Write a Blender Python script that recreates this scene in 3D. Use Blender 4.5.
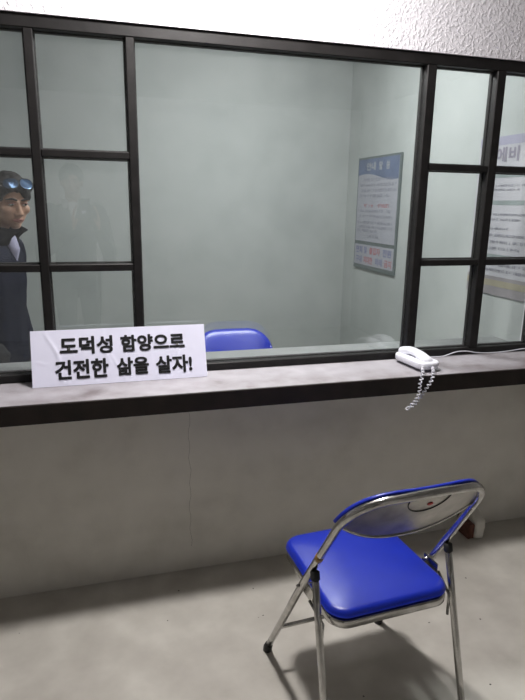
import bpy, bmesh, math, random
from mathutils import Vector, Matrix, noise
random.seed(7)
scene = bpy.context.scene
for o in list(bpy.data.objects): bpy.data.objects.remove(o)
COL = scene.collection

# ------------------------------------------------------------------ camera
D, EYE, FPX = 2.2, 1.531, 584.0
YAW, PITCH, ROLL = math.radians(16.37), math.radians(14.11), math.radians(0.93)
fw = Vector((math.sin(YAW)*math.cos(PITCH), math.cos(YAW)*math.cos(PITCH), -math.sin(PITCH)))
rt = Vector((math.cos(YAW), -math.sin(YAW), 0)); up = rt.cross(fw)
r2 = math.cos(ROLL)*rt + math.sin(ROLL)*up
u2 = -math.sin(ROLL)*rt + math.cos(ROLL)*up
cam = bpy.data.cameras.new('camera'); camo = bpy.data.objects.new('camera', cam); COL.objects.link(camo)
m = Matrix((r2, u2, -fw)).transposed().to_4x4(); m.translation = Vector((0, -D, EYE))
camo.matrix_world = m
cam.sensor_fit = 'VERTICAL'; cam.sensor_height = 36.0; cam.lens = 36.0*FPX/700.0
cam.clip_start = 0.003
scene.camera = camo

# ------------------------------------------------------------------ world, exposure, lamp strengths
w = bpy.data.worlds.new('world'); scene.world = w; w.use_nodes = True
w.node_tree.nodes['Background'].inputs[0].default_value = (0.5, 0.55, 0.6, 1)
w.node_tree.nodes['Background'].inputs[1].default_value = 0.02
vs = scene.view_settings
vs.view_transform = 'Standard'; vs.look = 'None'; vs.gamma = 1.0; vs.use_curve_mapping = False
vs.exposure = 0.0
LAMP_VISITOR = 420.0      # emission of the visitor-side ceiling lamp
LAMP_INNER = 190.0        # emission of the lamp in the room behind the glass

# ------------------------------------------------------------------ materials
def new_mat(name):
    mt = bpy.data.materials.new(name); mt.use_nodes = True
    nt = mt.node_tree; b = nt.nodes['Principled BSDF']
    return mt, nt, b
def simple(name, col, rough=0.5, metal=0.0, spec=None, coat=0.0, vary=0.0, vscale=20.0, bump=0.0, bscale=200.0):
    mt, nt, b = new_mat(name)
    b.inputs['Base Color'].default_value = (*col, 1); b.inputs['Roughness'].default_value = rough
    b.inputs['Metallic'].default_value = metal
    if spec is not None: b.inputs['Specular IOR Level'].default_value = spec
    if coat: b.inputs['Coat Weight'].default_value = coat
    tc = nt.nodes.new('ShaderNodeTexCoord')
    n = nt.nodes.new('ShaderNodeTexNoise'); n.inputs['Scale'].default_value = vscale; n.inputs['Detail'].default_value = 5
    nt.links.new(tc.outputs['Object'], n.inputs['Vector'])
    r = nt.nodes.new('ShaderNodeValToRGB')
    r.color_ramp.elements[0].position = .3; r.color_ramp.elements[1].position = .7
    r.color_ramp.elements[0].color = (*[c*(1-vary) for c in col], 1)
    r.color_ramp.elements[1].color = (*[min(1, c*(1+vary)) for c in col], 1)
    nt.links.new(n.outputs['Fac'], r.inputs['Fac']); nt.links.new(r.outputs['Color'], b.inputs['Base Color'])
    if bump:
        n2 = nt.nodes.new('ShaderNodeTexNoise'); n2.inputs['Scale'].default_value = bscale; n2.inputs['Detail'].default_value = 4
        nt.links.new(tc.outputs['Object'], n2.inputs['Vector'])
        bp = nt.nodes.new('ShaderNodeBump'); bp.inputs['Strength'].default_value = bump; bp.inputs['Distance'].default_value = .004
        nt.links.new(n2.outputs['Fac'], bp.inputs['Height']); nt.links.new(bp.outputs['Normal'], b.inputs['Normal'])
    return mt
def mottled(name, stops, scales=(1.5, 9.0), rough=.8, spec=.3, bump=.2, bscale=120, dist=.003, specks=None, speck_col=(.05, .045, .04)):
    """two noise octaves mixed through a colour ramp, optional dark specks"""
    mt, nt, b = new_mat(name); N = nt.nodes; L = nt.links
    b.inputs['Roughness'].default_value = rough; b.inputs['Specular IOR Level'].default_value = spec
    tc = N.new('ShaderNodeTexCoord')
    n1 = N.new('ShaderNodeTexNoise'); n1.inputs['Scale'].default_value = scales[0]; n1.inputs['Detail'].default_value = 6
    n2 = N.new('ShaderNodeTexNoise'); n2.inputs['Scale'].default_value = scales[1]; n2.inputs['Detail'].default_value = 8
    for n in (n1, n2): L.new(tc.outputs['Object'], n.inputs['Vector'])
    mx = N.new('ShaderNodeMath'); mx.operation = 'MULTIPLY_ADD'; mx.inputs[1].default_value = .6
    m2 = N.new('ShaderNodeMath'); m2.operation = 'MULTIPLY'; m2.inputs[1].default_value = .4
    L.new(n2.outputs['Fac'], m2.inputs[0]); L.new(n1.outputs['Fac'], mx.inputs[0]); L.new(m2.outputs[0], mx.inputs[2])
    r = N.new('ShaderNodeValToRGB'); e = r.color_ramp.elements
    e[0].position, e[0].color = stops[0][0], (*stops[0][1], 1); e[1].position, e[1].color = stops[-1][0], (*stops[-1][1], 1)
    for p, c in stops[1:-1]:
        k = e.new(p); k.color = (*c, 1)
    L.new(mx.outputs[0], r.inputs['Fac']); out = r.outputs['Color']
    if specks:
        v = N.new('ShaderNodeTexVoronoi'); v.inputs['Scale'].default_value = specks; L.new(tc.outputs['Object'], v.inputs['Vector'])
        vn = N.new('ShaderNodeTexNoise'); vn.inputs['Scale'].default_value = specks*.6; L.new(tc.outputs['Object'], vn.inputs['Vector'])
        lt = N.new('ShaderNodeMath'); lt.operation = 'LESS_THAN'; lt.inputs[1].default_value = .055; L.new(v.outputs['Distance'], lt.inputs[0])
        gt = N.new('ShaderNodeMath'); gt.operation = 'GREATER_THAN'; gt.inputs[1].default_value = .56; L.new(vn.outputs['Fac'], gt.inputs[0])
        ml = N.new('ShaderNodeMath'); ml.operation = 'MULTIPLY'; L.new(lt.outputs[0], ml.inputs[0]); L.new(gt.outputs[0], ml.inputs[1])
        mm = N.new('ShaderNodeMix'); mm.data_type = 'RGBA'; L.new(ml.outputs[0], mm.inputs['Factor']); L.new(out, mm.inputs['A'])
        mm.inputs['B'].default_value = (*speck_col, 1); out = mm.outputs['Result']
    L.new(out, b.inputs['Base Color'])
    n3 = N.new('ShaderNodeTexNoise'); n3.inputs['Scale'].default_value = bscale; n3.inputs['Detail'].default_value = 5
    L.new(tc.outputs['Object'], n3.inputs['Vector'])
    bp = N.new('ShaderNodeBump'); bp.inputs['Strength'].default_value = bump; bp.inputs['Distance'].default_value = dist
    L.new(n3.outputs['Fac'], bp.inputs['Height']); L.new(bp.outputs['Normal'], b.inputs['Normal'])
    return mt
def stucco():
    mt, nt, b = new_mat('white_stucco'); N = nt.nodes; L = nt.links
    b.inputs['Base Color'].default_value = (.74, .72, .76, 1); b.inputs['Roughness'].default_value = .75
    tc = N.new('ShaderNodeTexCoord')
    n1 = N.new('ShaderNodeTexNoise'); n1.inputs['Scale'].default_value = 85; n1.inputs['Detail'].default_value = 2; n1.inputs['Roughness'].default_value = .5; n1.inputs['Distortion'].default_value = .3
    L.new(tc.outputs['Object'], n1.inputs['Vector'])
    r = N.new('ShaderNodeValToRGB'); r.color_ramp.elements[0].position = .44; r.color_ramp.elements[1].position = .68
    L.new(n1.outputs['Fac'], r.inputs['Fac'])
    bp = N.new('ShaderNodeBump'); bp.inputs['Strength'].default_value = .42; bp.inputs['Distance'].default_value = .006
    L.new(r.outputs['Color'], bp.inputs['Height']); L.new(bp.outputs['Normal'], b.inputs['Normal'])
    return mt
def glass():
    mt = bpy.data.materials.new('window_glass'); mt.use_nodes = True; nt = mt.node_tree; N = nt.nodes; L = nt.links
    N.clear(); out = N.new('ShaderNodeOutputMaterial')
    tr = N.new('ShaderNodeBsdfTransparent'); tr.inputs[0].default_value = (.955, .97, .965, 1)
    gl = N.new('ShaderNodeBsdfGlossy'); gl.inputs['Roughness'].default_value = .012; gl.inputs[0].default_value = (1, 1, 1, 1)
    lw = N.new('ShaderNodeLayerWeight'); lw.inputs['Blend'].default_value = .5
    pw = N.new('ShaderNodeMath'); pw.operation = 'POWER'; pw.inputs[1].default_value = 5; L.new(lw.outputs['Facing'], pw.inputs[0])
    ma = N.new('ShaderNodeMath'); ma.operation = 'MULTIPLY_ADD'; ma.inputs[1].default_value = .95; ma.inputs[2].default_value = .06
    L.new(pw.outputs[0], ma.inputs[0])
    # thin film of dust on the glass
    df = N.new('ShaderNodeBsdfDiffuse'); df.inputs[0].default_value = (.75, .78, .78, 1)
    tc = N.new('ShaderNodeTexCoord'); nz = N.new('ShaderNodeTexNoise'); nz.inputs['Scale'].default_value = 2.2; nz.inputs['Detail'].default_value = 5
    L.new(tc.outputs['Object'], nz.inputs['Vector'])
    dm = N.new('ShaderNodeMath'); dm.operation = 'MULTIPLY'; dm.inputs[1].default_value = .035; L.new(nz.outputs['Fac'], dm.inputs[0])
    m0 = N.new('ShaderNodeMixShader'); L.new(dm.outputs[0], m0.inputs[0]); L.new(tr.outputs[0], m0.inputs[1]); L.new(df.outputs[0], m0.inputs[2])
    m1 = N.new('ShaderNodeMixShader'); L.new(ma.outputs[0], m1.inputs[0]); L.new(m0.outputs[0], m1.inputs[1]); L.new(gl.outputs[0], m1.inputs[2])
    L.new(m1.outputs[0], out.inputs[0])
    return mt
def emitter(name, col, s):
    mt, nt, b = new_mat(name)
    b.inputs['Base Color'].default_value = (.8, .8, .8, 1)
    b.inputs['Emission Color'].default_value = (*col, 1); b.inputs['Emission Strength'].default_value = s
    return mt
M = {
 'stucco': stucco(),
 'cement': mottled('grey_cement_wall', [(.34, (.58, .56, .505)), (.5, (.70, .68, .62)), (.64, (.76, .74, .68))], (1.3, 7), .9, .15, .25, 90, .003),
 'concrete': mottled('concrete_floor', [(.34, (.38, .355, .315)), (.45, (.49, .465, .42)), (.55, (.56, .535, .485)), (.64, (.64, .615, .56))], (1.6, 7), .55, .35, .15, 60, .002, specks=16),
 'innerwall': mottled('pale_green_plaster', [(.3, (.37, .395, .385)), (.5, (.45, .475, .465)), (.7, (.5, .52, .51))], (.9, 4), .9, .15, .15, 60, .003),
 'innerfloor': mottled('inner_floor', [(.3, (.3, .3, .28)), (.7, (.42, .42, .39))], (1.1, 6), .6, .3, .1),
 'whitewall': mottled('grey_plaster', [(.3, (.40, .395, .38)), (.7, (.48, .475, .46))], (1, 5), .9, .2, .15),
 'brightwall': mottled('white_plaster', [(.3, (.74, .74, .74)), (.7, (.82, .82, .82))], (1, 5), .9, .2, .15),
 'ledge': mottled('ledge_paint', [(.34, (.19, .165, .17)), (.45, (.285, .265, .28)), (.55, (.335, .315, .34)), (.66, (.385, .365, .39))], (3.0, 15), .5, .4, .2, 90, .002),
 'innerledge': mottled('inner_ledge_paint', [(.3, (.17, .18, .178)), (.7, (.24, .25, .247))], (3, 14), .6, .3, .15),
 'darkwood': simple('dark_brown_paint', (.017, .012, .010), .6, spec=.3, vary=.35, vscale=14, bump=.15, bscale=60),
 'frame': simple('black_frame_paint', (.010, .009, .009), .5, spec=.3, vary=.35, vscale=18, bump=.12, bscale=90),
 'glass': glass(),
 'crackfill': simple('crack_dirt', (.16, .15, .13), .9, vary=.3, vscale=30),
 'chrome': simple('worn_chrome', (.50, .49, .47), .2, 1.0, vary=.18, vscale=30, bump=.05, bscale=60),
 'shell': simple('worn_steel_back_shell', (.36, .345, .32), .3, 1.0, vary=.3, vscale=14, bump=.1, bscale=40),
 'bluevinyl': simple('blue_vinyl', (.005, .019, .33), .32, vary=.08, vscale=8, bump=.12, bscale=420),
 'rubber': simple('black_rubber', (.012, .012, .012), .6, vary=.2),
 'redpaint': simple('red_sticker', (.5, .03, .03), .5, vary=.2, vscale=90),
 'amber': simple('amber_tape', (.35, .2, .04), .4, vary=.25, vscale=90),
 'paper': simple('white_paper', (.74, .74, .88), .55, vary=.03, vscale=7),
 'foam': simple('foam_board', (.6, .6, .68), .8, vary=.04),
 'ink': simple('black_ink', (.006, .006, .007), .45, vary=.1),
 'whiteplastic': simple('white_plastic', (.76, .76, .82), .32, vary=.02),
 'greyplastic': simple('grey_plastic', (.34, .34, .38), .4, vary=.05),
 'brick': simple('red_brick', (.13, .052, .036), .9, vary=.3, vscale=60, bump=.4, bscale=120),
 'skin': simple('skin', (.46, .265, .18), .5, vary=.07, vscale=25),
 'lips': simple('lips', (.33, .135, .11), .45, vary=.08),
 'hair': simple('black_hair', (.012, .010, .010), .45, vary=.3, vscale=60, bump=.6, bscale=130),
 'navy': simple('navy_jacket', (.005, .007, .020), .85, spec=.2, vary=.2, vscale=9, bump=.25, bscale=22),
 'charcoal': simple('charcoal_cloth', (.028, .028, .032), .85, vary=.2, vscale=12, bump=.2, bscale=40),
 'lavender': simple('lavender_shirt', (.30, .29, .40), .8, vary=.08),
 'white_shirt': simple('white_shirt', (.75, .75, .75), .8, vary=.04),
 'eye_white': simple('eye_white', (.6, .58, .55), .3),
 'eye_dark': simple('eye_dark', (.012, .009, .008), .25),
 'lens': simple('blue_mirror_lens', (.06, .11, .20), .2, 0.6, vary=.15, vscale=30),
 'poster_sheet': simple('poster_sheet', (.36, .365, .41), .5, vary=.04, vscale=6),
 'poster_pale': simple('poster_pale', (.47, .465, .50), .5, vary=.05, vscale=6),
 'poster_blue': simple('poster_blue_band', (.12, .155, .25), .5, vary=.25, vscale=5),
 'poster_lilac': simple('poster_lilac_band', (.34, .335, .43), .5, vary=.08, vscale=5),
 'poster_teal': simple('poster_grey_teal_band', (.25, .29, .29), .5, vary=.1, vscale=8),
 'poster_yellow': simple('poster_ochre_band', (.33, .30, .22), .5, vary=.12, vscale=12),
 'poster_tan': simple('poster_mauve_band', (.28, .26, .275), .5, vary=.1, vscale=12),
 'poster_frame': simple('poster_aluminium', (.15, .18, .18), .45, .3, vary=.1),
 'print_grey': simple('print_grey', (.24, .24, .29), .6),
 'print_blue': simple('print_blue', (.17, .18, .33), .6),
 'print_red': simple('print_red', (.40, .13, .15), .6),
 'print_title': simple('print_title', (.27, .25, .31), .6),
 'print_cream': simple('print_cream', (.34, .35, .36), .6),
 'lamp_white': simple('lamp_housing', (.7, .7, .7), .5),
 'lamp1': emitter('lamp_diffuser_glow', (1.0, .965, .95), LAMP_VISITOR),
 'lamp2': emitter('inner_lamp_glow', (.985, 1.0, 1.0), LAMP_INNER),
}

# ------------------------------------------------------------------ helpers
def link(name, me, mat, parent=None, smooth=False):
    if smooth:
        for p in me.polygons: p.use_smooth = True
    if mat is not None: me.materials.append(M[mat])
    o = bpy.data.objects.new(name, me); COL.objects.link(o)
    if parent is not None: o.parent = parent
    return o
def obj(name, bm, mat, parent=None, smooth=False):
    me = bpy.data.meshes.new(name); bm.normal_update(); bm.to_mesh(me); bm.free()
    return link(name, me, mat, parent, smooth)
def tag(o, label=None, cat=None, group=None, kind=None):
    if label: o['label'] = label
    if cat: o['category'] = cat
    if group: o['group'] = group
    if kind: o['kind'] = kind
    return o
def thing(name, label, cat, loc=(0, 0, 0), rz=0.0, group=None, kind=None):
    o = bpy.data.objects.new(name, None); COL.objects.link(o); o.empty_display_size = .1
    o.location = loc; o.rotation_euler = (0, 0, rz)
    return tag(o, label, cat, group, kind)
def box(bm, x0, x1, y0, y1, z0, z1, bev=0.0, seg=2):
    r = bmesh.ops.create_cube(bm, size=1.0); v = r['verts']
    for p in v:
        p.co = Vector(((x0+x1)/2+p.co.x*(x1-x0), (y0+y1)/2+p.co.y*(y1-y0), (z0+z1)/2+p.co.z*(z1-z0)))
    if bev:
        es = list({e for p in v for e in p.link_edges})
        bmesh.ops.bevel(bm, geom=es, offset=bev, segments=seg, affect='EDGES', profile=.5)
    return bm
def boxobj(name, dims, mat, parent=None, bev=0.0):
    return obj(name, box(bmesh.new(), *dims, bev), mat, parent)
def smooth_path(pts, n=8):
    """Catmull-Rom through points"""
    P = [Vector(p) for p in pts]; P = [2*P[0]-P[1]] + P + [2*P[-1]-P[-2]]; out = []
    for i in range(1, len(P)-2):
        for k in range(n):
            t = k/n; a, b, c, d = P[i-1:i+3]
            out.append(.5*((2*b)+(c-a)*t+(2*a-5*b+4*c-d)*t*t+(-a+3*b-3*c+d)*t**3))
    out.append(P[-2]); return out
def tube(bm, pts, r, seg=12, caps=True):
    P = [Vector(p) for p in pts]; n = len(P); rings = []
    t = (P[1]-P[0]).normalized(); u = t.orthogonal().normalized()
    for i in range(n):
        tn = ((P[min(i+1, n-1)]-P[max(i-1, 0)])).normalized()
        q = t.rotation_difference(tn); u = (q @ u); u = (u-tn*u.dot(tn)).normalized(); t = tn; v = t.cross(u)
        rr = r[i] if isinstance(r, (list, tuple)) else r
        rings.append([bm.verts.new(P[i]+rr*(math.cos(a)*u+math.sin(a)*v)) for a in [2*math.pi*k/seg for k in range(seg)]])
    for a, b in zip(rings, rings[1:]):
        for k in range(seg): bm.faces.new((a[k], a[(k+1) % seg], b[(k+1) % seg], b[k]))
    if caps:
        bm.faces.new(rings[0][::-1]); bm.faces.new(rings[-1])
    return bm
def ball(bm, c, r, sub=2):
    if not isinstance(r, (tuple, list, Vector)): r = (r, r, r)
    v = bmesh.ops.create_icosphere(bm, subdivisions=sub, radius=1.0)['verts']
    for p in v: p.co = Vector((c[0]+p.co.x*r[0], c[1]+p.co.y*r[1], c[2]+p.co.z*r[2]))
def rounded_slab(bm, outline, z0, z1, bev, domed=0.0):
    """extrude a 2-D outline (list of (x, y)) from z0 to z1, with a rolled top edge"""
    n = len(outline); cx = sum(p[0] for p in outline)/n; cy = sum(p[1] for p in outline)/n
    def ring(s, z):
        rg = []
        for x, y in outline:
            d = Vector((x-cx, y-cy)); l = d.length; d = d*((l-s)/l)
            rg.append(bm.verts.new((cx+d.x, cy+d.y, z)))
        return rg
    rings = [ring(bev*.6, z0), ring(0, z0+bev*.5)]
    for k in range(5):
        a = k/4*math.pi/2; rings.append(ring(bev*(1-math.cos(a)), z1-bev+bev*math.sin(a)))
    if domed:
        for f in (.3, .6, .85):
            rings.append(ring(bev+f*.16, z1+domed*(1-(1-f)**2)))
    for a, b in zip(rings, rings[1:]):
        for k in range(n): bm.faces.new((a[k], a[(k+1) % n], b[(k+1) % n], b[k]))
    bm.faces.new(rings[0][::-1]); bm.faces.new(rings[-1])
    return bm
def rrect(hx0, hx1, y0, y1, r, seg=6):
    """rounded trapezoid: half width hx0 at y0, hx1 at y1"""
    pts = []
    for (cx, cy, a0) in ((hx1-r, y1-r, 0), (-hx1+r, y1-r, 90), (-hx0+r, y0+r, 180), (hx0-r, y0+r, 270)):
        for k in range(seg+1):
            a = math.radians(a0+90*k/seg); pts.append((cx+r*math.cos(a), cy+r*math.sin(a)))
    return pts
def copy_tree(o, parent=None):
    c = o.copy(); COL.objects.link(c); c.parent = parent
    for ch in [x for x in bpy.data.objects if x.parent == o]: copy_tree(ch, c)
    return c
def text_mesh(body, size, bold=0.0, space=1.0, depth=0.0):
    cu = bpy.data.curves.new('txt', 'FONT'); cu.body = body; cu.size = size; cu.offset = bold; cu.space_character = space
    cu.align_x = 'LEFT'; cu.resolution_u = 4; cu.extrude = depth
    o = bpy.data.objects.new('txt', cu); COL.objects.link(o)
    dg = bpy.context.evaluated_depsgraph_get(); dg.update()
    me = bpy.data.meshes.new_from_object(o.evaluated_get(dg)); bpy.data.objects.remove(o)
    return me
def fit_text(me, x0, x1, y0, y1):
    """scale a flat text mesh so it fills the rectangle x0..x1, y0..y1"""
    if not me.vertices: return me
    xs = [v.co.x for v in me.vertices]; ys = [v.co.y for v in me.vertices]
    ax, bx, ay, by = min(xs), max(xs), min(ys), max(ys)
    for v in me.vertices:
        v.co.x = x0+(v.co.x-ax)/(bx-ax)*(x1-x0); v.co.y = y0+(v.co.y-ay)/(by-ay)*(y1-y0)
    return me
def remeshed(bm, voxel, smooth_iter=2):
    me = bpy.data.meshes.new('tmp'); bm.to_mesh(me); bm.free()
    o = bpy.data.objects.new('tmp', me); COL.objects.link(o)
    r = o.modifiers.new('r', 'REMESH'); r.mode = 'VOXEL'; r.voxel_size = voxel
    s = o.modifiers.new('s', 'SMOOTH'); s.iterations = smooth_iter; s.factor = .5
    dg = bpy.context.evaluated_depsgraph_get(); dg.update()
    out = bpy.data.meshes.new_from_object(o.evaluated_get(dg)); bpy.data.objects.remove(o); bpy.data.meshes.remove(me)
    for p in out.polygons: p.use_smooth = True
    return out

# ------------------------------------------------------------------ the rooms
ZL = 0.882           # counter top
ZT = 2.108           # top of the window frame
XR = 1.99            # right wall of the room behind the glass
YB = 2.25            # back wall of the room behind the glass
LX, RX, YV, ZC = -2.2, 3.2, -4.6, 2.62
def structure(name, dims, mat, label, cat, bev=0):
    o = boxobj(name, dims, mat, None, bev); return tag(o, label, cat, kind='structure')
structure('floor', (LX-.1, RX+.1, YV-.1, 0.05, -.1, 0), 'concrete', 'bare grey concrete floor on the visitor side', 'floor')
structure('floor_inner', (LX-.1, RX+.1, 0.05, YB+.1, -.1, 0), 'innerfloor', 'dim floor of the room behind the glass', 'floor')
structure('ceiling', (LX-.1, RX+.1, YV-.1, YB+.1, ZC, ZC+.1), 'whitewall', 'white painted ceiling above both rooms', 'ceiling')
structure('wall_front_lower', (LX, RX, 0, .10, 0, .84), 'cement', 'grey cement wall below the counter', 'wall')
structure('wall_front_upper', (LX, RX, -.008, .10, ZT, ZC), 'stucco', 'rough white stucco wall above the window', 'wall')
structure('wall_front_left', (LX, -.50, -.004, .10, .84, ZT), 'stucco', 'white stucco wall beside the window end with the standing man', 'wall')
structure('wall_front_right', (1.975, RX, -.004, .10, .84, ZT), 'stucco', 'white stucco wall beside the window end with the posters', 'wall')
structure('wall_back', (LX, RX, YB, YB+.1, 0, ZC), 'innerwall', 'pale green grey plaster wall at the back of the room behind the glass', 'wall')
structure('wall_inner_right', (XR, XR+.1, .10, YB, 0, ZC), 'innerwall', 'pale plaster side wall that carries the two posters', 'wall')
structure('wall_inner_left', (-1.5, -1.4, .10, YB, 0, ZC), 'innerwall', 'pale plaster side wall behind the standing man', 'wall')
structure('wall_left', (LX-.1, LX, YV, 0, 0, ZC), 'whitewall', 'white side wall of the visitor room', 'wall')
structure('wall_right', (RX, RX+.1, YV, 0, 0, ZC), 'whitewall', 'white side wall of the visitor room beyond the blue chair', 'wall')
structure('wall_rear', (LX, RX, YV-.1, YV, 0, ZC), 'brightwall', 'white rear wall facing the window', 'wall')

bm = bmesh.new(); P_ = [(.343+.004*math.sin(k*1.7)+.002*math.sin(k*.6), -.0002, .81-.70*k/24) for k in range(25)]
for a, b in zip(P_, P_[1:]):
    q = [bm.verts.new((a[0]-.0005, a[1], a[2])), bm.verts.new((a[0]+.0005, a[1], a[2])), bm.verts.new((b[0]+.0005, b[1], b[2])), bm.verts.new((b[0]-.0005, b[1], b[2]))]; bm.faces.new(q[::-1])
obj('hairline_crack', bm, 'crackfill', bpy.data.objects['wall_front_lower'])
# ---- window
win = thing('window_1', 'long black framed visiting window with many small panes around one large pane', 'window', (0, 0, 0), kind='structure')
FD = .045
cols = [-.482, -.159, .163, 1.315, 1.636, 1.957]
BW = .030
def bar(name, x0, x1, z0, z1, horiz):
    bm = bmesh.new(); box(bm, x0, x1, 0, FD-.012, z0, z1, .003, 1)
    g = .005
    if horiz: box(bm, x0, x1, FD-.012, FD+.006, z0-g, z1+g, .002, 1)
    else: box(bm, x0-g, x1+g, FD-.012, FD+.006, z0, z1, .002, 1)
    return obj(name, bm, 'frame', win)
Z0, Z1 = ZL, ZT
TR0, BR1 = 2.066, ZL+.030
bar('top_rail', -.50, 1.975, TR0, Z1, True); bar('bottom_rail', -.50, 1.975, Z0, BR1, True)
for i, x in enumerate(cols):
    bar('jamb' if i in (0, 5) else 'mullion', x-BW/2, x+BW/2+(.012 if i in (3, 4) else 0), BR1, TR0, False)
ZU, ZW, MW = 1.685, 1.296, .025
for i in (0, 1, 3, 4):
    for z in (ZW, ZU): bar('muntin', cols[i]+BW/2, cols[i+1]-BW/2, z-MW/2, z+MW/2, True)
    for z0, z1 in ((BR1, ZW-MW/2), (ZW+MW/2, ZU-MW/2), (ZU+MW/2, TR0)):
        boxobj('pane', (cols[i]+BW/2-.002, cols[i+1]-BW/2+.002, .022, .027, z0-.002, z1+.002), 'glass', win)
boxobj('pane', (cols[2]+BW/2-.002, cols[3]-BW/2+.002, .022, .027, BR1-.002, TR0+.002), 'glass', win)

# ---- counter on both sides of the glass
ct = thing('counter', 'long pale topped counter with dark front edge below the window', 'counter', (0, 0, 0))
bm = bmesh.new(); box(bm, LX, RX, -.258, 0, .846, ZL, .004, 2); obj('counter_top', bm, 'ledge', ct)
bm = bmesh.new(); box(bm, LX, RX, -.264, -.236, .812, .8805, .003, 2); obj('front_edge', bm, 'darkwood', ct)
bm = bmesh.new(); box(bm, LX, RX, -.236, 0, .826, .846); obj('underside_board', bm, 'darkwood', ct)
ic = thing('inner_counter', 'narrow grey counter on the far side of the glass', 'counter', (0, 0, 0))
bm = bmesh.new(); box(bm, -1.4, XR, .052, .31, .846, ZL-.002, .005, 2); obj('counter_top', bm, 'innerledge', ic)
bm = bmesh.new(); box(bm, -1.4, XR, .285, .313, .80, .8465, .004, 2); obj('front_edge', bm, 'darkwood', ic)
bm = bmesh.new(); box(bm, -1.4, XR, .10, .285, .826, .846); obj('underside_board', bm, 'darkwood', ic)

# ---- lamps
def ceiling_lamp(name, label, x, y, r, mat):
    t = thing(name, label, 'lamp', (x, y, ZC))
    bm = bmesh.new(); bmesh.ops.create_cone(bm, cap_ends=True, segments=40, radius1=r*1.12, radius2=r*1.18, depth=.03)
    for v in bm.verts: v.co.z -= .015
    obj('housing', bm, 'lamp_white', t, False)
    bm = bmesh.new(); bmesh.ops.create_uvsphere(bm, u_segments=32, v_segments=16, radius=1)
    bmesh.ops.delete(bm, geom=[v for v in bm.verts if v.co.z > .01], context='VERTS')
    for v in bm.verts: v.co = Vector((v.co.x*r, v.co.y*r, v.co.z*.06-.031))
    obj('diffuser', bm, mat, t, True)
    return t
ceiling_lamp('ceiling_lamp', 'round ceiling lamp glowing above the visitor counter', .46, -.44, .10, 'lamp1')
ceiling_lamp('ceiling_lamp', 'round ceiling lamp in the room behind the glass', 1.0, .85, .14, 'lamp2')

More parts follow.
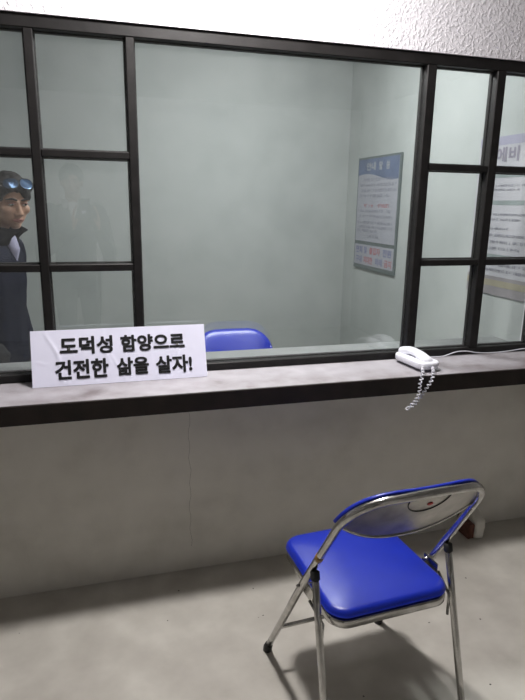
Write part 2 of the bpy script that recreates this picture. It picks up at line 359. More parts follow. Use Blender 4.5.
# ------------------------------------------------------------------ folding chair
def make_chair(label, group=None):
    t = thing('folding_chair', label, 'chair', group=group)
    HW, YF, K, R = .223, .235, .62, .0115
    def fy(z): return YF-K*z
    # one inverted U tube: front legs + back frame
    zt, cr, ZS = .838, .11, .725
    pts = []
    for k in range(9): z = .012+(.715-.012)*k/8; pts.append((-HW+.012*max(0, (z-.45)/.3), fy(z), z))
    lx = HW-.012*(.25/.3)
    arc = []
    for k in range(1, 9):
        a = math.radians(90*k/8); arc.append((-lx+cr*(1-math.cos(a))*1.0, ZS+(zt-ZS)*math.sin(a)))
    top = []
    for x, z in arc: top.append((x, z))
    for k in range(1, 12):
        f = k/12; x = (-lx+cr)+(2*(lx-cr))*f; top.append((x, zt+.006*math.sin(math.pi*f)))
    for x, z in arc[::-1]: top.append((-x, z))
    bow = lambda x: -.022*(1-(x/lx)**2)
    P = pts+[(x, fy(z)+bow(x), z) for x, z in top]+[(-x, y, z) for x, y, z in pts[::-1]]
    obj('back_frame', tube(bmesh.new(), P, R, 14), 'chrome', t, True)
    # rear legs, hinged on the frame just above the seat
    for s in (-1, 1):
        x = s*(HW-.003)
        a = Vector((x, fy(.535)-.024, .535)); b = Vector((x+s*.004, -.268, .012))
        obj('rear_leg', tube(bmesh.new(), [a.lerp(b, k/4) for k in range(5)], .0105, 12), 'chrome', t, True)
        d = (b-a).normalized()
        bm = bmesh.new(); tube(bm, [a-d*.013, a-d*.009, a+d*.012, a+d*.014], [.007, .0135, .0135, .0125], 12); obj('hinge_cap', bm, 'rubber', t, True)
        bm = bmesh.new(); tube(bm, [b+Vector((0, 0, .03)), b+Vector((0, 0, .006)), b+Vector((0, 0, -.012))], [.0125, .0145, .0145], 12); obj('rubber_foot', bm, 'rubber', t, True)
        f = Vector((s*HW, fy(.012), .012)); u = Vector((0, -K, 1)).normalized()
        bm = bmesh.new(); tube(bm, [f+u*.03, f+u*.004, f+Vector((0, 0, -.012))], [.0135, .0155, .0155], 12); obj('rubber_foot', bm, 'rubber', t, True)
        # hinge bracket linking seat pan, front leg and rear leg
        bm = bmesh.new(); box(bm, s*(HW-.014)-.003, s*(HW-.014)+.003, fy(.455)-.05, fy(.455)+.02, .415, .462, .0025, 1); obj('hinge_bracket', bm, 'chrome', t)
        bm = bmesh.new(); tube(bm, [(s*(HW-.03), fy(.448), .448), (s*(HW+.016), fy(.448), .448)], .006, 10); obj('rivet', bm, 'chrome', t, True)
        bm = bmesh.new(); tube(bm, [(s*(HW-.004), -.09, .43), (s*(HW-.015), -.16, .40), (s*(HW-.012), -.160, .33)], .0045, 8); obj('folding_link', bm, 'chrome', t, True)
    # cross bars
    z = .17; obj('cross_bar', tube(bmesh.new(), [(-HW, fy(z), z), (HW, fy(z), z)], .007, 10), 'chrome', t, True)
    z = .07; y = (fy(.535)-.024)+(-.268-(fy(.535)-.024))*((.535-z)/.523)
    obj('cross_bar', tube(bmesh.new(), [(-HW, y, z), (HW, y, z)], .007, 10), 'chrome', t, True)
    # seat: chromed pan + blue pad
    pan = rrect(.193, .187, -.197, .208, .055, 7)
    bm = bmesh.new(); rounded_slab(bm, pan, .398, .424, .007); obj('seat_pan', bm, 'chrome', t, True)
    pad = rrect(.195, .190, -.197, .211, .058, 8)
    bm = bmesh.new(); rounded_slab(bm, pad, .4235, .455, .021, .007); obj('seat_pad', bm, 'bluevinyl', t, True)
    # backrest: half-moon panel between the tubes; chromed pressed shell behind, pad in front
    nx, nz = 36, 12
    def up_(x):      # underside of the tube
        ax = abs(x); e = lx-cr
        if ax <= e: return zt+.002
        q = min(1, (ax-e)/cr); return ZS+(zt-ZS)*math.sqrt(max(0, 1-q*q))
    def lo_(x): q = abs(x)/lx; return .658+.085*(q**2.4)
    def panel(off, dome, zup, shrink, thick):
        bm = bmesh.new(); F = []; Bk = []
        for i in range(nx+1):
            x = (-1+2*i/nx); x = math.copysign(abs(x)**.85, x)*(lx-shrink)
            a, b = lo_(x)+shrink*.3, max(up_(x)+zup, lo_(x)+.006)
            cf = []; cb = []
            for j in range(nz+1):
                v = j/nz; z = a+(b-a)*v; y = fy(z)+bow(x)*.95
                e = max(0, 1-(2*v-1)**4)*max(0, 1-(x/(lx-shrink+.004))**6)
                cf.append(bm.verts.new((x, y+off+thick*.5+dome*e, z+K*.3*dome*e)))
                cb.append(bm.verts.new((x, y+off-thick*.5, z)))
            F.append(cf); Bk.append(cb)
        for i in range(nx):
            for j in range(nz):
                bm.faces.new((F[i+1][j], F[i][j], F[i][j+1], F[i+1][j+1])); bm.faces.new((Bk[i][j], Bk[i+1][j], Bk[i+1][j+1], Bk[i][j+1]))
            bm.faces.new((F[i][0], F[i+1][0], Bk[i+1][0], Bk[i][0])); bm.faces.new((F[i+1][nz], F[i][nz], Bk[i][nz], Bk[i+1][nz]))
        for j in range(nz):
            bm.faces.new((F[0][j+1], F[0][j], Bk[0][j], Bk[0][j+1])); bm.faces.new((F[nx][j], F[nx][j+1], Bk[nx][j+1], Bk[nx][j]))
        bmesh.ops.recalc_face_normals(bm, faces=bm.faces); return bm
    sh = obj('back_shell', panel(.006, 0, -.004, .010, .006), 'shell', t, True)
    obj('back_pad', panel(.018, .018, .014, -.002, .012), 'bluevinyl', t, True)
    # pressed rim along the lower edge, pressed curve and red sticker on the shell
    rim = [(x, fy(lo_(x))+bow(x)*.95+.002, lo_(x)+.003) for x in [(-1+2*k/30)*(lx-.012) for k in range(31)]]
    obj('shell_rim', tube(bmesh.new(), rim, .0045, 8), 'chrome', sh, True)
    def on_shell(x, z, d): return (x, fy(z)+bow(x)*.95+.003-d, z)
    cv = [on_shell(.012+.062*math.cos(math.radians(a)), .815+.05*math.sin(math.radians(a)), .001) for a in range(180, 361, 10)]
    obj('pressed_line', tube(bmesh.new(), cv, .0016, 6), 'rubber', sh, True)
    bm = bmesh.new(); c0 = on_shell(.022, .792, .0015); nrm = Vector((0, -1, -K)).normalized()
    a1 = Vector((1, 0, 0)); a2 = nrm.cross(a1)
    ring = [bm.verts.new(Vector(c0)+(.0085*math.cos(q)*a1+.0065*math.sin(q)*a2)+nrm*.0008) for q in [2*math.pi*k/14 for k in range(14)]]
    r = bmesh.ops.extrude_face_region(bm, geom=[bm.faces.new(ring)])
    for v in r['geom']:
        if isinstance(v, bmesh.types.BMVert): v.co -= nrm*.002
    obj('red_sticker', bm, 'redpaint', sh)
    # strip of amber tape round the tube
    z = .60; c = Vector((-HW+.006, fy(z), z)); u = Vector((0, -K, 1)).normalized()
    obj('tape_band', tube(bmesh.new(), [c-u*.010, c+u*.010], .0122, 14), 'amber', t, True)
    return t
ch = make_chair('folding chair with blue vinyl seat and chrome frame standing on the bare concrete')
ch.location = (.761, -.75, 0); ch.rotation_euler.z = math.radians(3.5)
ch2 = copy_tree(ch); ch2['label'] = 'folding chair with blue backrest showing above the counter behind the glass'
ch2.location = (.725, .585, 0); ch2.rotation_euler.z = math.radians(180)

# ------------------------------------------------------------------ paper sign leaning on the window
SW, SH, ST = .628, .203, .006
lean = math.atan2(.066, .19)
sg = thing('sign_board', 'white paper sign with two lines of black Korean lettering leaning on the window frame', 'sign', (.0905, -.081, ZL+.001), 0)
sg.rotation_euler = (-lean, 0, math.radians(.4))
boxobj('foam_core', (-SW/2, SW/2, 0, ST, 0, SH), 'foam', sg, .0008)
def crease(x, z):
    u = (x+SW/2)/SW; v = z/SH; h = 0
    for (u0, sl, v0, v1, a, wd) in ((.135, .10, .0, 1.0, .0016, .008), (.205, -.03, 0, .35, .0011, .006), (.42, .05, .3, 1, .0012, .007),
                                 (.455, .10, 0, .55, .0012, .006), (.33, 0, 0, .8, .0006, .008), (.58, .01, 0, 1, .0007, .007),
                                 (.78, -.06, .25, 1, .0013, .007), (.68, .02, 0, .9, .0006, .008), (.83, -.10, .2, .7, .0011, .006)):
        if v0 <= v <= v1:
            c = u0+sl*(.5-v)+.012*math.sin(v*7+u0*30); d = (u-c)*SW/wd
            h += 1.3*a*math.exp(-d*d)*math.sin(math.pi*(v-v0)/(v1-v0))**.5
    d = (v-.42-.02*math.sin(u*60))*SH/.005
    if u < .1: h += .001*math.exp(-d*d)*math.sin(math.pi*u/.1)
    return h
bm = bmesh.new(); nx, nz = 260, 56; G = []
for i in range(nx+1):
    x = -SW/2+SW*i/nx; G.append([bm.verts.new((x, -.0006-crease(x, SH*j/nz), SH*j/nz)) for j in range(nz+1)])
for i in range(nx):
    for j in range(nz): bm.faces.new((G[i][j], G[i+1][j], G[i+1][j+1], G[i][j+1]))
obj('paper_sheet', bm, 'paper', sg, True)
def sign_text(body, x0, x1, z0, z1):
    g = .0016                                                             # heavy strokes: the glyphs laid over themselves, shifted a little
    me = fit_text(text_mesh(body, 1.0, .012, 1.0), x0+g, x1-g, z0+g, z1-g)
    b = bmesh.new()
    for k in range(9):
        a = 2*math.pi*k/8; r = g if k < 8 else 0
        m2 = me.copy(); m2.transform(Matrix.Translation((r*math.cos(a), r*math.sin(a), .00002*k))); b.from_mesh(m2); bpy.data.meshes.remove(m2)
    b.to_mesh(me); b.free()
    for v in me.vertices: v.co = Vector((v.co.x, -.0029-v.co.z, v.co.y))
    return link('lettering', me, 'ink', sg)
for body, x0, x1, z0, z1 in (('도덕성', -.217, -.031, .111, .176), ('함양으로', -.003, .235, .111, .174),
                             ('건전한', -.236, -.050, .023, .093), ('삶을', -.021, .096, .025, .091), ('살자!', .121, .258, .022, .089)):
    sign_text(body, x0, x1, z0, z1)

# ------------------------------------------------------------------ telephone
ph = thing('telephone', 'white corded telephone lying on the counter with its handset in place', 'telephone', (1.278, -.120, ZL), math.radians(6))
def loft(name, sections, mat, parent, n=24, p=3.2):
    """stack of superellipse sections along y: (y, halfwidth, z0, z1)"""
    bm = bmesh.new(); R_ = []
    for y, hw, z0, z1 in sections:
        cz, hz = (z0+z1)/2, (z1-z0)/2; rg = []
        for k in range(n):
            a = 2*math.pi*k/n; c, s = math.cos(a), math.sin(a)
            rg.append(bm.verts.new((math.copysign(abs(c)**(2/p), c)*hw, y, cz+math.copysign(abs(s)**(2/p), s)*hz)))
        R_.append(rg)
    for a, b in zip(R_, R_[1:]):
        for k in range(n): bm.faces.new((a[k], b[k], b[(k+1) % n], a[(k+1) % n]))
    bm.faces.new(R_[0]); bm.faces.new(R_[-1][::-1]); bmesh.ops.recalc_face_normals(bm, faces=bm.faces)
    return obj(name, bm, mat, parent, True)
loft('foot_base', [(-.085, .030, .0, .014), (-.08, .034, 0, .016), (.08, .034, 0, .018), (.085, .03, 0, .016)], 'greyplastic', ph)
bm = bmesh.new(); rounded_slab(bm, rrect(.051, .049, -.110, .102, .038, 8), .013, .040, .009); obj('base', bm, 'whiteplastic', ph, True)
hs = loft('handset', [(-.088, .006, .034, .040), (-.086, .018, .030, .046), (-.078, .0245, .026, .052), (-.058, .0265, .026, .058), (-.040, .025, .030, .064), (-.02, .0225, .041, .068),
      (.02, .0225, .044, .071), (.045, .025, .036, .071), (.062, .0275, .028, .069), (.088, .027, .026, .063), (.097, .021, .029, .056), (.1, .008, .036, .046)], 'whiteplastic', ph, 24, 2.8)
boxobj('cradle_hook', (-.012, .012, -.018, .012, .036, .0425), 'greyplastic', ph, .002)
def coil(bm, pts, R, r, turns):
    P = smooth_path(pts, 24); Ls = [0]
    for a, b in zip(P, P[1:]): Ls.append(Ls[-1]+(b-a).length)
    out = []; n = turns*9
    u = Vector((1, 0, 0))
    for k in range(n+1):
        s = Ls[-1]*k/n; i = max(j for j in range(len(Ls)) if Ls[j] <= s+1e-9); i = min(i, len(P)-2)
        f = (s-Ls[i])/max(1e-9, Ls[i+1]-Ls[i]); p = P[i].lerp(P[i+1], f); tn = (P[i+1]-P[i]).normalized()
        u = (u-tn*u.dot(tn)).normalized(); v = tn.cross(u); a = 2*math.pi*turns*k/n
        e = min(1, k/6, (n-k)/6)
        out.append(p+R*e*(math.cos(a)*u+math.sin(a)*v))
    return tube(bm, out, r, 5)
yE = -.278
cp = [(1.250, -.224, .904), (1.234, -.250, .906), (1.216, yE, .884), (1.209, yE, .860), (1.209, yE, .823), (1.196, yE-.002, .791), (1.166, yE-.006, .765),
      (1.164, yE+.004, .756), (1.180, yE+.008, .757), (1.205, yE+.004, .782), (1.236, yE+.002, .829), (1.259, yE-.002, .869), (1.274, -.262, .894), (1.292, -.228, .906)]
cd = obj('coiled_cord', coil(bmesh.new(), cp, .0058, .0024, 29), 'whiteplastic', None, True)
cd.data.transform((Matrix.Translation(ph.location) @ Matrix.Rotation(ph.rotation_euler.z, 4, 'Z')).inverted()); cd.parent = ph
cd['label'] = 'coiled white cord hanging over the counter edge'
wp = [(1.315, -.010, ZL+.006), (1.36, -.016, ZL+.004), (1.43, -.022, ZL+.004), (1.47, -.020, ZL+.003), (1.50, -.016, ZL+.008), (1.55, -.012, ZL+.018), (1.60, -.012, ZL+.018), (1.66, -.014, ZL+.008), (1.74, -.014, ZL+.004),
      (1.83, -.010, ZL+.006), (1.90, -.010, ZL+.012), (1.98, -.012, ZL+.010), (2.15, -.012, ZL+.003), (2.6, -.012, ZL+.003), (3.19, -.012, ZL+.003)]
wr = obj('telephone_wire', tube(bmesh.new(), smooth_path(wp, 8), .0024, 6), 'whiteplastic', None, True)
tag(wr, 'thin white telephone wire running along the foot of the window frame', 'wire')

# ------------------------------------------------------------------ posters on the side wall (flat prints on the wall x = XR, reading direction: away from the window is the left edge)
def poster(name, label, y_left, y_right, z0, z1):
    """local x runs left to right as read from the room, local z up; the sheet faces -x"""
    t = thing(name, label, 'poster', (XR-.001, y_left, z0), math.radians(-90))
    return t, y_left-y_right, z1-z0
def flat(t, name, x0, x1, z0, z1, d, mat, th=.002):
    return boxobj(name, (x0, x1, -d-th, -d, z0, z1), mat, t)
def ptext(t, body, x0, x1, z0, z1, d, mat, bold=.03, name='lettering'):
    me = fit_text(text_mesh(body, 1.0, bold), x0, x1, z0, z1)
    for v in me.vertices: v.co = Vector((v.co.x, -d, v.co.y))
    return link(name, me, mat, t)
def fine_print(t, rows, x0, x1, d, mat, name='fine_print'):
    """small print too fine to read: broken strokes, one part"""
    bm = bmesh.new()
    for z, h, a, b in rows:
        x = x0+(x1-x0)*a
        while x < x0+(x1-x0)*b:
            wd = random.uniform(.45, .8)*h
            if random.random() > .18:
                for k in range(3):
                    if random.random() < .75:
                        zz = z+h*(k*.36); xx = x+random.uniform(0, .15)*wd
                        box(bm, xx, xx+wd*random.uniform(.6, 1), -d-.0004, -d, zz, zz+h*.17)
                if random.random() < .8:
                    xx = x+wd*random.uniform(.1, .9); box(bm, xx, xx+h*.13, -d-.0004, -d, z, z+h*.9)
            x += wd*1.25
    o = obj(name, bm, mat, t); o['kind'] = 'stuff'; return o
t, W_, H_ = poster('framed_poster', 'narrow framed notice with blue header and red and blue Korean lettering', 2.03, 1.385, 1.062, 1.868)
boxobj('frame', (0, W_, -.014, 0, 0, H_), 'poster_frame', t, .002)
flat(t, 'notice_sheet', .016, W_-.016, .205, H_-.016, .0142, 'poster_sheet')
flat(t, 'rule_sheet', .016, W_-.016, .030, .180, .0142, 'poster_sheet')
bm = bmesh.new(); n = 24; A = []
for k in range(n+1):
    x = .016+(W_-.032)*k/n; zz = H_-.135+.02*math.sin(k/n*5.0+.4)-.012*k/n
    A.append((bm.verts.new((x, -.0168, zz)), bm.verts.new((x, -.0168, H_-.016))))
for a, b in zip(A, A[1:]): bm.faces.new((a[0], b[0], b[1], a[1]))
obj('header_band', bm, 'poster_blue', t)
for w_, a_, b_ in (('안내', .15, .29), ('말', .345, .395), ('씀', .45, .50)): ptext(t, w_, a_, b_, H_-.096, H_-.040, .0172, 'print_cream', .03)
ptext(t, '면회', .045, .15, .116, .168, .0168, 'print_blue', .02)
ptext(t, '및', .18, .225, .116, .168, .0168, 'print_blue', .02)
ptext(t, '출입자', .265, .435, .116, .168, .0168, 'print_red', .02)
ptext(t, '전원', .475, .60, .116, .168, .0168, 'print_blue', .02)
ptext(t, '구내', .045, .145, .044, .096, .0168, 'print_blue', .02)
ptext(t, '지대한', .175, .325, .044, .096, .0168, 'print_red', .02)
ptext(t, '외래', .365, .475, .044, .096, .0168, 'print_blue', .02)
ptext(t, '금지', .505, .61, .044, .096, .0168, 'print_red', .02)
rows = [(.625-.038*k, .021, .06 if k else .1, (.93, .95, .96, .80)[k]) for k in range(4)]
rows += [(.405, .02, .05, .86), (.367, .02, .1, .9), (.322, .02, .05, .92), (.29, .02, .09, .92), (.262, .02, .05, .55), (.222, .022, .32, .6)]
fine_print(t, [(z+.012, h, a, b) for z, h, a, b in rows], .016, W_-.016, .0166, 'print_grey')
fine_print(t, [(.452, .026, .16, .82)], .016, W_-.016, .0166, 'print_red', 'red_print')

t, W_, H_ = poster('wall_poster', 'wide pale information poster with lilac top and ochre bottom band', .575, .10, 1.09, 1.87)
flat(t, 'sheet', 0, W_, 0, H_, 0, 'poster_pale', .004)
flat(t, 'lilac_band', 0, W_, .738, H_, .0042, 'poster_lilac', .0006)
for w_, a_, b_ in (('에비', .135, .305), ('타', .345, .44)): ptext(t, w_, a_, b_, .658, .728, .0056, 'print_title', .03)
for z in (.582, .451, .184): flat(t, 'heading_band', .02, W_*.8, z, z+.022, .0042, 'poster_teal', .0006)
flat(t, 'mauve_band', 0, W_, 0, .095, .0042, 'poster_tan', .0006)
flat(t, 'ochre_band', 0, W_, .045, .077, .0049, 'poster_yellow', .0006)
fine_print(t, [(.54, .010, .03, .9), (.52, .010, .03, .7), (.40, .011, .03, .85), (.375, .011, .03, .8), (.33, .012, .02, .6), (.295, .014, .02, .97), (.262, .014, .02, .97), (.23, .014, .05, .8), (.15, .014, .03, .95), (.12, .014, .03, .95)], 0, W_, .0056, 'print_grey')

# ------------------------------------------------------------------ brick stump at the foot of the wall
bs = thing('brick_stump', 'broken red brick half covered in cement at the foot of the wall', 'brick', (1.675, -.06, 0))
bm = bmesh.new(); box(bm, -.032, .0, -.05, .052, 0, .078, .006, 2)
for v in bm.verts: v.co += Vector((random.uniform(-.004, .004), random.uniform(-.004, .004), random.uniform(-.003, .003) if v.co.z > .02 else 0))
obj('brick', bm, 'brick', bs)
bm = bmesh.new(); box(bm, -.002, .05, -.062, .052, 0, .13, .012, 3)
bmesh.ops.subdivide_edges(bm, edges=bm.edges[:], cuts=2, use_grid_fill=True)
for v in bm.verts:
    v.co += noise.noise_vector(v.co*18)*.006
    v.co.z = max(0, v.co.z*(1-.3*max(0, -v.co.y/.06)) if v.co.z > .05 else v.co.z)
    v.co.y = min(v.co.y, .054)
obj('cement_lump', bm, 'cement', bs, True)

# ------------------------------------------------------------------ people
def chain(bm, pts, n=10, sub=2):
    """overlapping balls along a path of (x, y, z, r) or (x, y, z, rx, ry, rz)"""
    for a, b in zip(pts, pts[1:]):
        for k in range(n+1):
            f = k/n; q = [a[i]+(b[i]-a[i])*f for i in range(len(a))]
            ball(bm, q[:3], q[3] if len(q) == 4 else tuple(q[3:]), sub)
def xf(me, mat):
    me.transform(mat); return me
def hand(bm, wrist, d, palm_n, side, curl=.35, scale=1.0):
    """palm and five fingers; d = direction of the fingers, palm_n = direction the palm faces, side = +1/-1 thumb side"""
    d = Vector(d).normalized(); pn = Vector(palm_n); pn = (pn-d*pn.dot(d)).normalized(); s = d.cross(pn)*side; w0 = Vector(wrist)
    for k in range(6):
        for j in range(4):
            p = w0+d*(.015+.015*k)*scale+s*(-.026+.0175*j)*scale; ball(bm, p, .0135*scale, 1)
    for j, ln in enumerate((.062, .074, .080, .072)):
        p = w0+d*.092*scale+s*(-.030+.020*j)*scale; dd = d.copy(); a = curl
        for seg in range(3):
            L_ = ln*(.45, .32, .25)[seg]*scale; dd = (d*math.cos(a)+pn*math.sin(a)); q = p+dd*L_
            chain(bm, [(*p, .0088*scale), (*q, .0078*scale)], 4, 1); p = q; a += curl*1.3
    p = w0+d*.03*scale+s*.035*scale; q = p+(d*.6+s*.6+pn*.35).normalized()*.036*scale; r = q+(d*.9+s*.1+pn*.4).normalized()*.034*scale
    chain(bm, [(*p, .013*scale), (*q, .0105*scale), (*r, .009*scale)], 4, 1)
def head_parts(hm):
    """face built round (0,0,0) = centre of the head, looking along -y; returns bmesh pieces"""
    bm = bmesh.new()
    ball(bm, (0, .014, .028), (.072, .090, .082), 3); ball(bm, (0, -.020, -.028), (.060, .066, .078), 3)
    ball(bm, (0, -.050, -.088), (.028, .026, .022), 2); ball(bm, (0, -.012, -.07), (.050, .05, .035), 2)
    for s in (-1, 1):
        ball(bm, (s*.037, -.052, -.018), (.028, .03, .026), 2); ball(bm, (s*.030, -.072, .026), (.026, .014, .009), 2)
        ball(bm, (s*.072, .014, -.008), (.011, .019, .031), 2); ball(bm, (s*.0125, -.094, -.034), (.009, .010, .008), 2)
    chain(bm, [(0, -.083, .012, .008), (0, -.099, -.028, .0125)], 6, 2)
    ball(bm, (0, -.078, -.058), (.024, .014, .016), 2)
    return bm
def person(name, label, loc, rz, height, body_rz, head_yaw, head_pitch, arms, cloth, pants, shirt, collar, lean=0.0):
    t = thing(name, label, 'person', loc, rz); S = height/1.70
    sc = Matrix.Scale(S, 4)
    HC = Matrix.Rotation(body_rz, 3, 'Z') @ Vector((0, -.012-lean, 1.583))
    Hm = Matrix.Translation(HC) @ Matrix.Rotation(head_yaw, 4, 'Z') @ Matrix.Rotation(head_pitch, 4, 'X')
    B = Matrix.Rotation(body_rz, 4, 'Z')
    # --- continuous body
    bm = head_parts(None); bmesh.ops.transform(bm, matrix=Hm, verts=bm.verts[:])
    nk = bmesh.new()
    chain(nk, [(0, .02, 1.40, .062, .058, .05), (0, .012-lean*.6, 1.50, .055, .055, .05), (0, .01-lean, 1.55, .053, .056, .04)], 8)
    def torso(b, g):
        chain(b, [(0, .0, .90, .150+g, .098+g, .06), (0, -.005, 1.04, .142+g, .095+g, .06), (0, -.008, 1.22, .160+g, .108+g, .07), (0, .004-lean*.15, 1.34, .158+g, .098+g, .06), (0, .012-lean*.3, 1.40, .11+g, .07+g, .045)], 9)
    def arm_list(g, full=True):
        out = []
        for s in (-1, 1):
            sh, el, wr_ = arms[s]
            out.append([(s*.165, .008, 1.365, .058+g), (*sh, .052+g), (*el, .041+g), (*wr_, .028+g)])
        return out
    def legs(b, g, z0):
        for s in (-1, 1):
            chain(b, [(s*.085, 0, .90, .088+g), (s*.09, -.005, .70, .074+g), (s*.092, -.012, .48, .052+g), (s*.094, .01, .30, .048+g), (s*.095, .022, z0, .036+g)], 12)
    torso(nk, -.004); legs(nk, -.004, .09)
    for a in arm_list(-.002): chain(nk, a, 10)
    for s in (-1, 1):
        chain(nk, [(s*.095, .03, .05, .04, .045, .045), (s*.105, -.10, .035, .042, .05, .03)], 6)
        sh, el, wr_ = arms[s]; hd = arms[('hand', s)]
        hand(nk, wr_, hd[0], hd[1], hd[2], hd[3])
    bmesh.ops.transform(nk, matrix=B, verts=nk.verts[:])
    me = bpy.data.meshes.new('tmp'); nk.to_mesh(me); nk.free(); bm.from_mesh(me); bpy.data.meshes.remove(me)
    body = link('body', xf(remeshed(bm, .0052, 2), sc), 'skin', t)
    # --- hair: lumps over the skull above the hairline
    rnd = random.Random(3); bm = bmesh.new()
    for k in range(900):
        z = rnd.uniform(-1, 1); a = rnd.uniform(0, 2*math.pi); rr = math.sqrt(1-z*z); d = Vector((rr*math.cos(a), rr*math.sin(a), z))
        front = -d.y
        part = abs(d.x+.18)                                             # parted fringe
        line = .62-.52*min(1, part/.62) if front > .3 else (.05 if front > -.05 else -.55)
        if abs(d.x) > .80 and front > -.2: line = -.08
        if d.z < line: continue
        p = Vector((d.x*.076, .014+d.y*.094, .028+d.z*.086)); g = .010+.007*rnd.random()+.005*max(0, d.z)
        ball(bm, p, (g, g, g*1.15), 1)
    bmesh.ops.transform(bm, matrix=Hm, verts=bm.verts[:])
    link('hair', xf(remeshed(bm, .0045, 2), sc), 'hair', t)
    # --- face details
    for s in (-1, 1):
        b = bmesh.new(); ball(b, (s*.030, -.0745, .008), (.0135, .009, .0062), 2); bmesh.ops.transform(b, matrix=sc @ Hm, verts=b.verts[:]); ey = obj('eye', b, 'eye_white', t, True)
        b = bmesh.new(); ball(b, (s*.030+.002, -.0805, .0075), (.0062, .0045, .0056), 2); bmesh.ops.transform(b, matrix=sc @ Hm, verts=b.verts[:]); obj('iris', b, 'eye_dark', ey, True)
        b = bmesh.new(); chain(b, [(s*.014, -.086, .012, .0022), (s*.030, -.0855, .0155, .003), (s*.046, -.077, .010, .0022)], 6, 1); bmesh.ops.transform(b, matrix=sc @ Hm, verts=b.verts[:]); obj('eyelid', b, 'lips', ey, True)
        b = bmesh.new(); chain(b, [(s*.012, -.0885, .028, .0042), (s*.032, -.0875, .034, .0052), (s*.052, -.074, .027, .003)], 8, 1); bmesh.ops.transform(b, matrix=sc @ Hm, verts=b.verts[:]); obj('eyebrow', b, 'hair', t, True)
    b = bmesh.new(); chain(b, [(-.022, -.083, -.061, .0035), (-.006, -.092, -.0565, .0052), (.006, -.092, -.0565, .0052), (.022, -.083, -.061, .0035)], 6, 1)
    chain(b, [(-.017, -.084, -.064, .004), (0, -.090, -.066, .0062), (.017, -.084, -.064, .004)], 6, 1)
    bmesh.ops.transform(b, matrix=sc @ Hm, verts=b.verts[:]); obj('lips', b, 'lips', t, True)
    # --- clothes
    bm = bmesh.new(); torso(bm, .014)
    chain(bm, [(0, 0, .84, .168, .118, .05), (0, 0, .92, .166, .114, .05)], 4)
    for a in arm_list(.012): chain(bm, a, 12)
    for s in (-1, 1):                                                       # elbow folds
        el = arms[s][1]; ball(bm, (el[0], el[1], el[2]+.03), .054, 2); ball(bm, (el[0], el[1]+.008, el[2]-.04), .05, 2)
    bmesh.ops.transform(bm, matrix=B, verts=bm.verts[:])
    jk = link('jacket', xf(remeshed(bm, .008, 3), sc), cloth, t)
    # collar: open ring of cloth flaring outwards
    b = bmesh.new(); n = 40; R_ = []
    for k in range(n+1):
        a = math.radians(-90+collar[0]+(360-2*collar[0])*k/n); ca, sa = math.cos(a), math.sin(a)
        fl = max(0, -sa)
        R_.append([b.verts.new((ca*rx, sa*ry+yo, z)) for rx, ry, yo, z in ((.098, .090, .004-lean*.3, 1.395), (.082, .082, -lean*.45, 1.425), (.078, .082+.010*fl, -.004-lean*.55, 1.448-.004*fl), (.088, .086+.026*fl, -.006-lean*.6, 1.470+collar[1]*(1-fl)-.012*fl))])
    for p, q in zip(R_, R_[1:]):
        for j in range(3): b.faces.new((p[j], q[j], q[j+1], p[j+1]))
    bmesh.ops.solidify(b, geom=b.faces[:], thickness=.008); bmesh.ops.recalc_face_normals(b, faces=b.faces)
    bmesh.ops.transform(b, matrix=sc @ B, verts=b.verts[:]); obj('collar', b, collar[2], jk, True)
    b = bmesh.new(); chain(b, [(0, -.040-lean*.5, 1.425, .040, .03, .02), (0, -.086-lean*.25, 1.375, .028, .026, .025), (0, -.098-lean*.1, 1.325, .014, .016, .015)], 8)
    bmesh.ops.transform(b, matrix=B, verts=b.verts[:]); link('shirt_front', xf(remeshed(b, .006, 2), sc), shirt, t)
    bm = bmesh.new(); legs(bm, .010, .10); chain(bm, [(0, 0, .90, .150, .105, .06), (0, 0, .98, .148, .10, .06)], 4)
    bmesh.ops.transform(bm, matrix=B, verts=bm.verts[:]); link('trousers', xf(remeshed(bm, .009, 3), sc), pants, t)
    for s in (-1, 1):
        b = bmesh.new(); chain(b, [(s*.095, .035, .046, .046, .05, .046), (s*.105, -.11, .036, .048, .055, .036)], 6)
        for v in b.verts: v.co.z = max(v.co.z, .0)
        bmesh.ops.transform(b, matrix=B, verts=b.verts[:]); link('shoe', xf(remeshed(b, .007, 2), sc), 'rubber', t)
    return t, S, Hm
down = {}
for s in (-1, 1):
    down[s] = ((s*.19, .01, 1.32), (s*.212, .035, 1.08), (s*.205, -.03, .86))
    down[('hand', s)] = ((0, -.18, -1), (-s, 0, 0), 1 if s < 0 else -1, .30)
man, S, Hm = person('person', 'man in navy jacket with sunglasses on his head standing behind the small panes', (-.420, .64, 0), 0, 1.630,
       math.radians(66), math.radians(30), math.radians(12), down, 'navy', 'charcoal', 'lavender', (22, .02, 'navy'), .100)
man_head = (S, Hm)
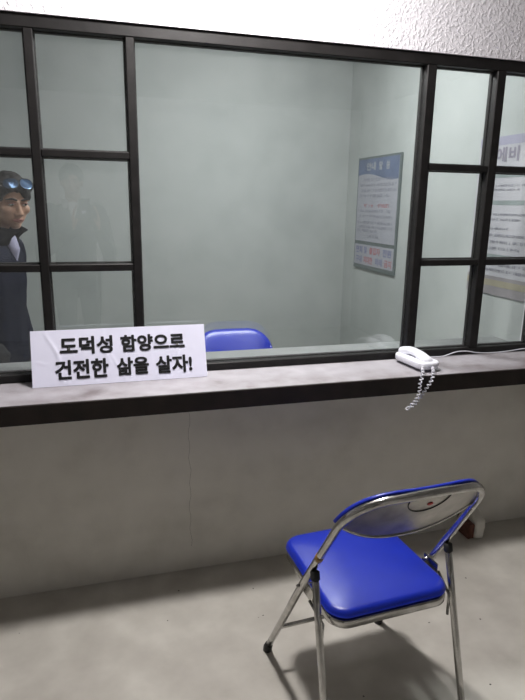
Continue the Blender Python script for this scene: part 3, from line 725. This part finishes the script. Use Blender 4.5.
# sunglasses pushed up on the hair
sgl = thing('sunglasses', 'blue mirrored sunglasses pushed up on the hair of the man', 'sunglasses', (-.420, .64, 0))
T = Matrix.Scale(S, 4) @ Hm @ Matrix.Translation((0, -.084, .100)) @ Matrix.Rotation(math.radians(-28), 4, 'X')
for s in (-1, 1):
    b = bmesh.new(); n = 20; rg = [[], []]
    for k in range(n):
        a = 2*math.pi*k/n; x = s*.034+.030*math.copysign(abs(math.cos(a))**.8, math.cos(a)); z = .021*math.copysign(abs(math.sin(a))**.85, math.sin(a))
        y = 3.2*x*x
        rg[0].append(b.verts.new((x, y-.0015, z))); rg[1].append(b.verts.new((x, y+.0015, z)))
    b.faces.new(rg[0]); b.faces.new(rg[1][::-1])
    for k in range(n): b.faces.new((rg[0][k], rg[0][(k+1) % n], rg[1][(k+1) % n], rg[1][k]))
    bmesh.ops.recalc_face_normals(b, faces=b.faces); bmesh.ops.transform(b, matrix=T, verts=b.verts[:]); obj('lens', b, 'lens', sgl)
    b = bmesh.new(); P = []
    for k in range(n+1):
        a = 2*math.pi*k/n; x = s*.034+.0315*math.copysign(abs(math.cos(a))**.8, math.cos(a)); P.append((x, 3.2*x*x, .0225*math.copysign(abs(math.sin(a))**.85, math.sin(a))))
    tube(b, P, .0024, 6, False); bmesh.ops.transform(b, matrix=T, verts=b.verts[:]); obj('rim', b, 'rubber', sgl, True)
    b = bmesh.new(); tube(b, [(s*.065, .0135, .008), (s*.082, .03, .008), (s*.092, .08, 0), (s*.088, .125, -.02)], .0028, 6); bmesh.ops.transform(b, matrix=T, verts=b.verts[:]); obj('temple', b, 'rubber', sgl, True)
b = bmesh.new(); tube(b, [(-.007, .001, .006), (0, -.001, .009), (.007, .001, .006)], .0024, 6); bmesh.ops.transform(b, matrix=T, verts=b.verts[:]); obj('bridge', b, 'rubber', sgl, True)

# the photographer, seen only as a faint reflection in the glass; faces +y
ups = {}
for s in (-1, 1):
    ups[s] = ((s*.20, -.02, 1.30), (s*.235, -.14, 1.10), (s*.075+.10*1, -.30, 1.335))
    ups[('hand', s)] = ((0, 0, 1), (-s, 0, 0), 1 if s > 0 else -1, .16)
ups[-1] = ((-.20, -.02, 1.30), (-.24, -.16, 1.08), (-.172, -.385, 1.245)); ups[1] = ((.20, -.02, 1.30), (.225, -.16, 1.08), (-.005, -.385, 1.245))
PX, PY = -.115, -2.68
person('person', 'photographer in dark jacket with white collar, faintly mirrored in the window glass', (PX, PY, 0), math.radians(180), 1.79, 0, 0, math.radians(10), ups,
       'charcoal', 'charcoal', 'white_shirt', (24, .0, 'white_shirt'))
pn = thing('mobile_phone', 'dark mobile phone held up by the photographer', 'phone', (0, -D-.018, 0))
bm = bmesh.new(); box(bm, -.012, .066, 0, .008, EYE-.135, EYE+.012, .0035, 3)
for v in bm.verts: v.co.x = -v.co.x
bmesh.ops.reverse_faces(bm, faces=bm.faces); obj('phone_body', bm, 'rubber', pn)
boxobj('white_patch', (-.048, -.020, .008, .0088, EYE-.092, EYE-.072), 'paper', pn)  # small white patch on the phone side that faces the window
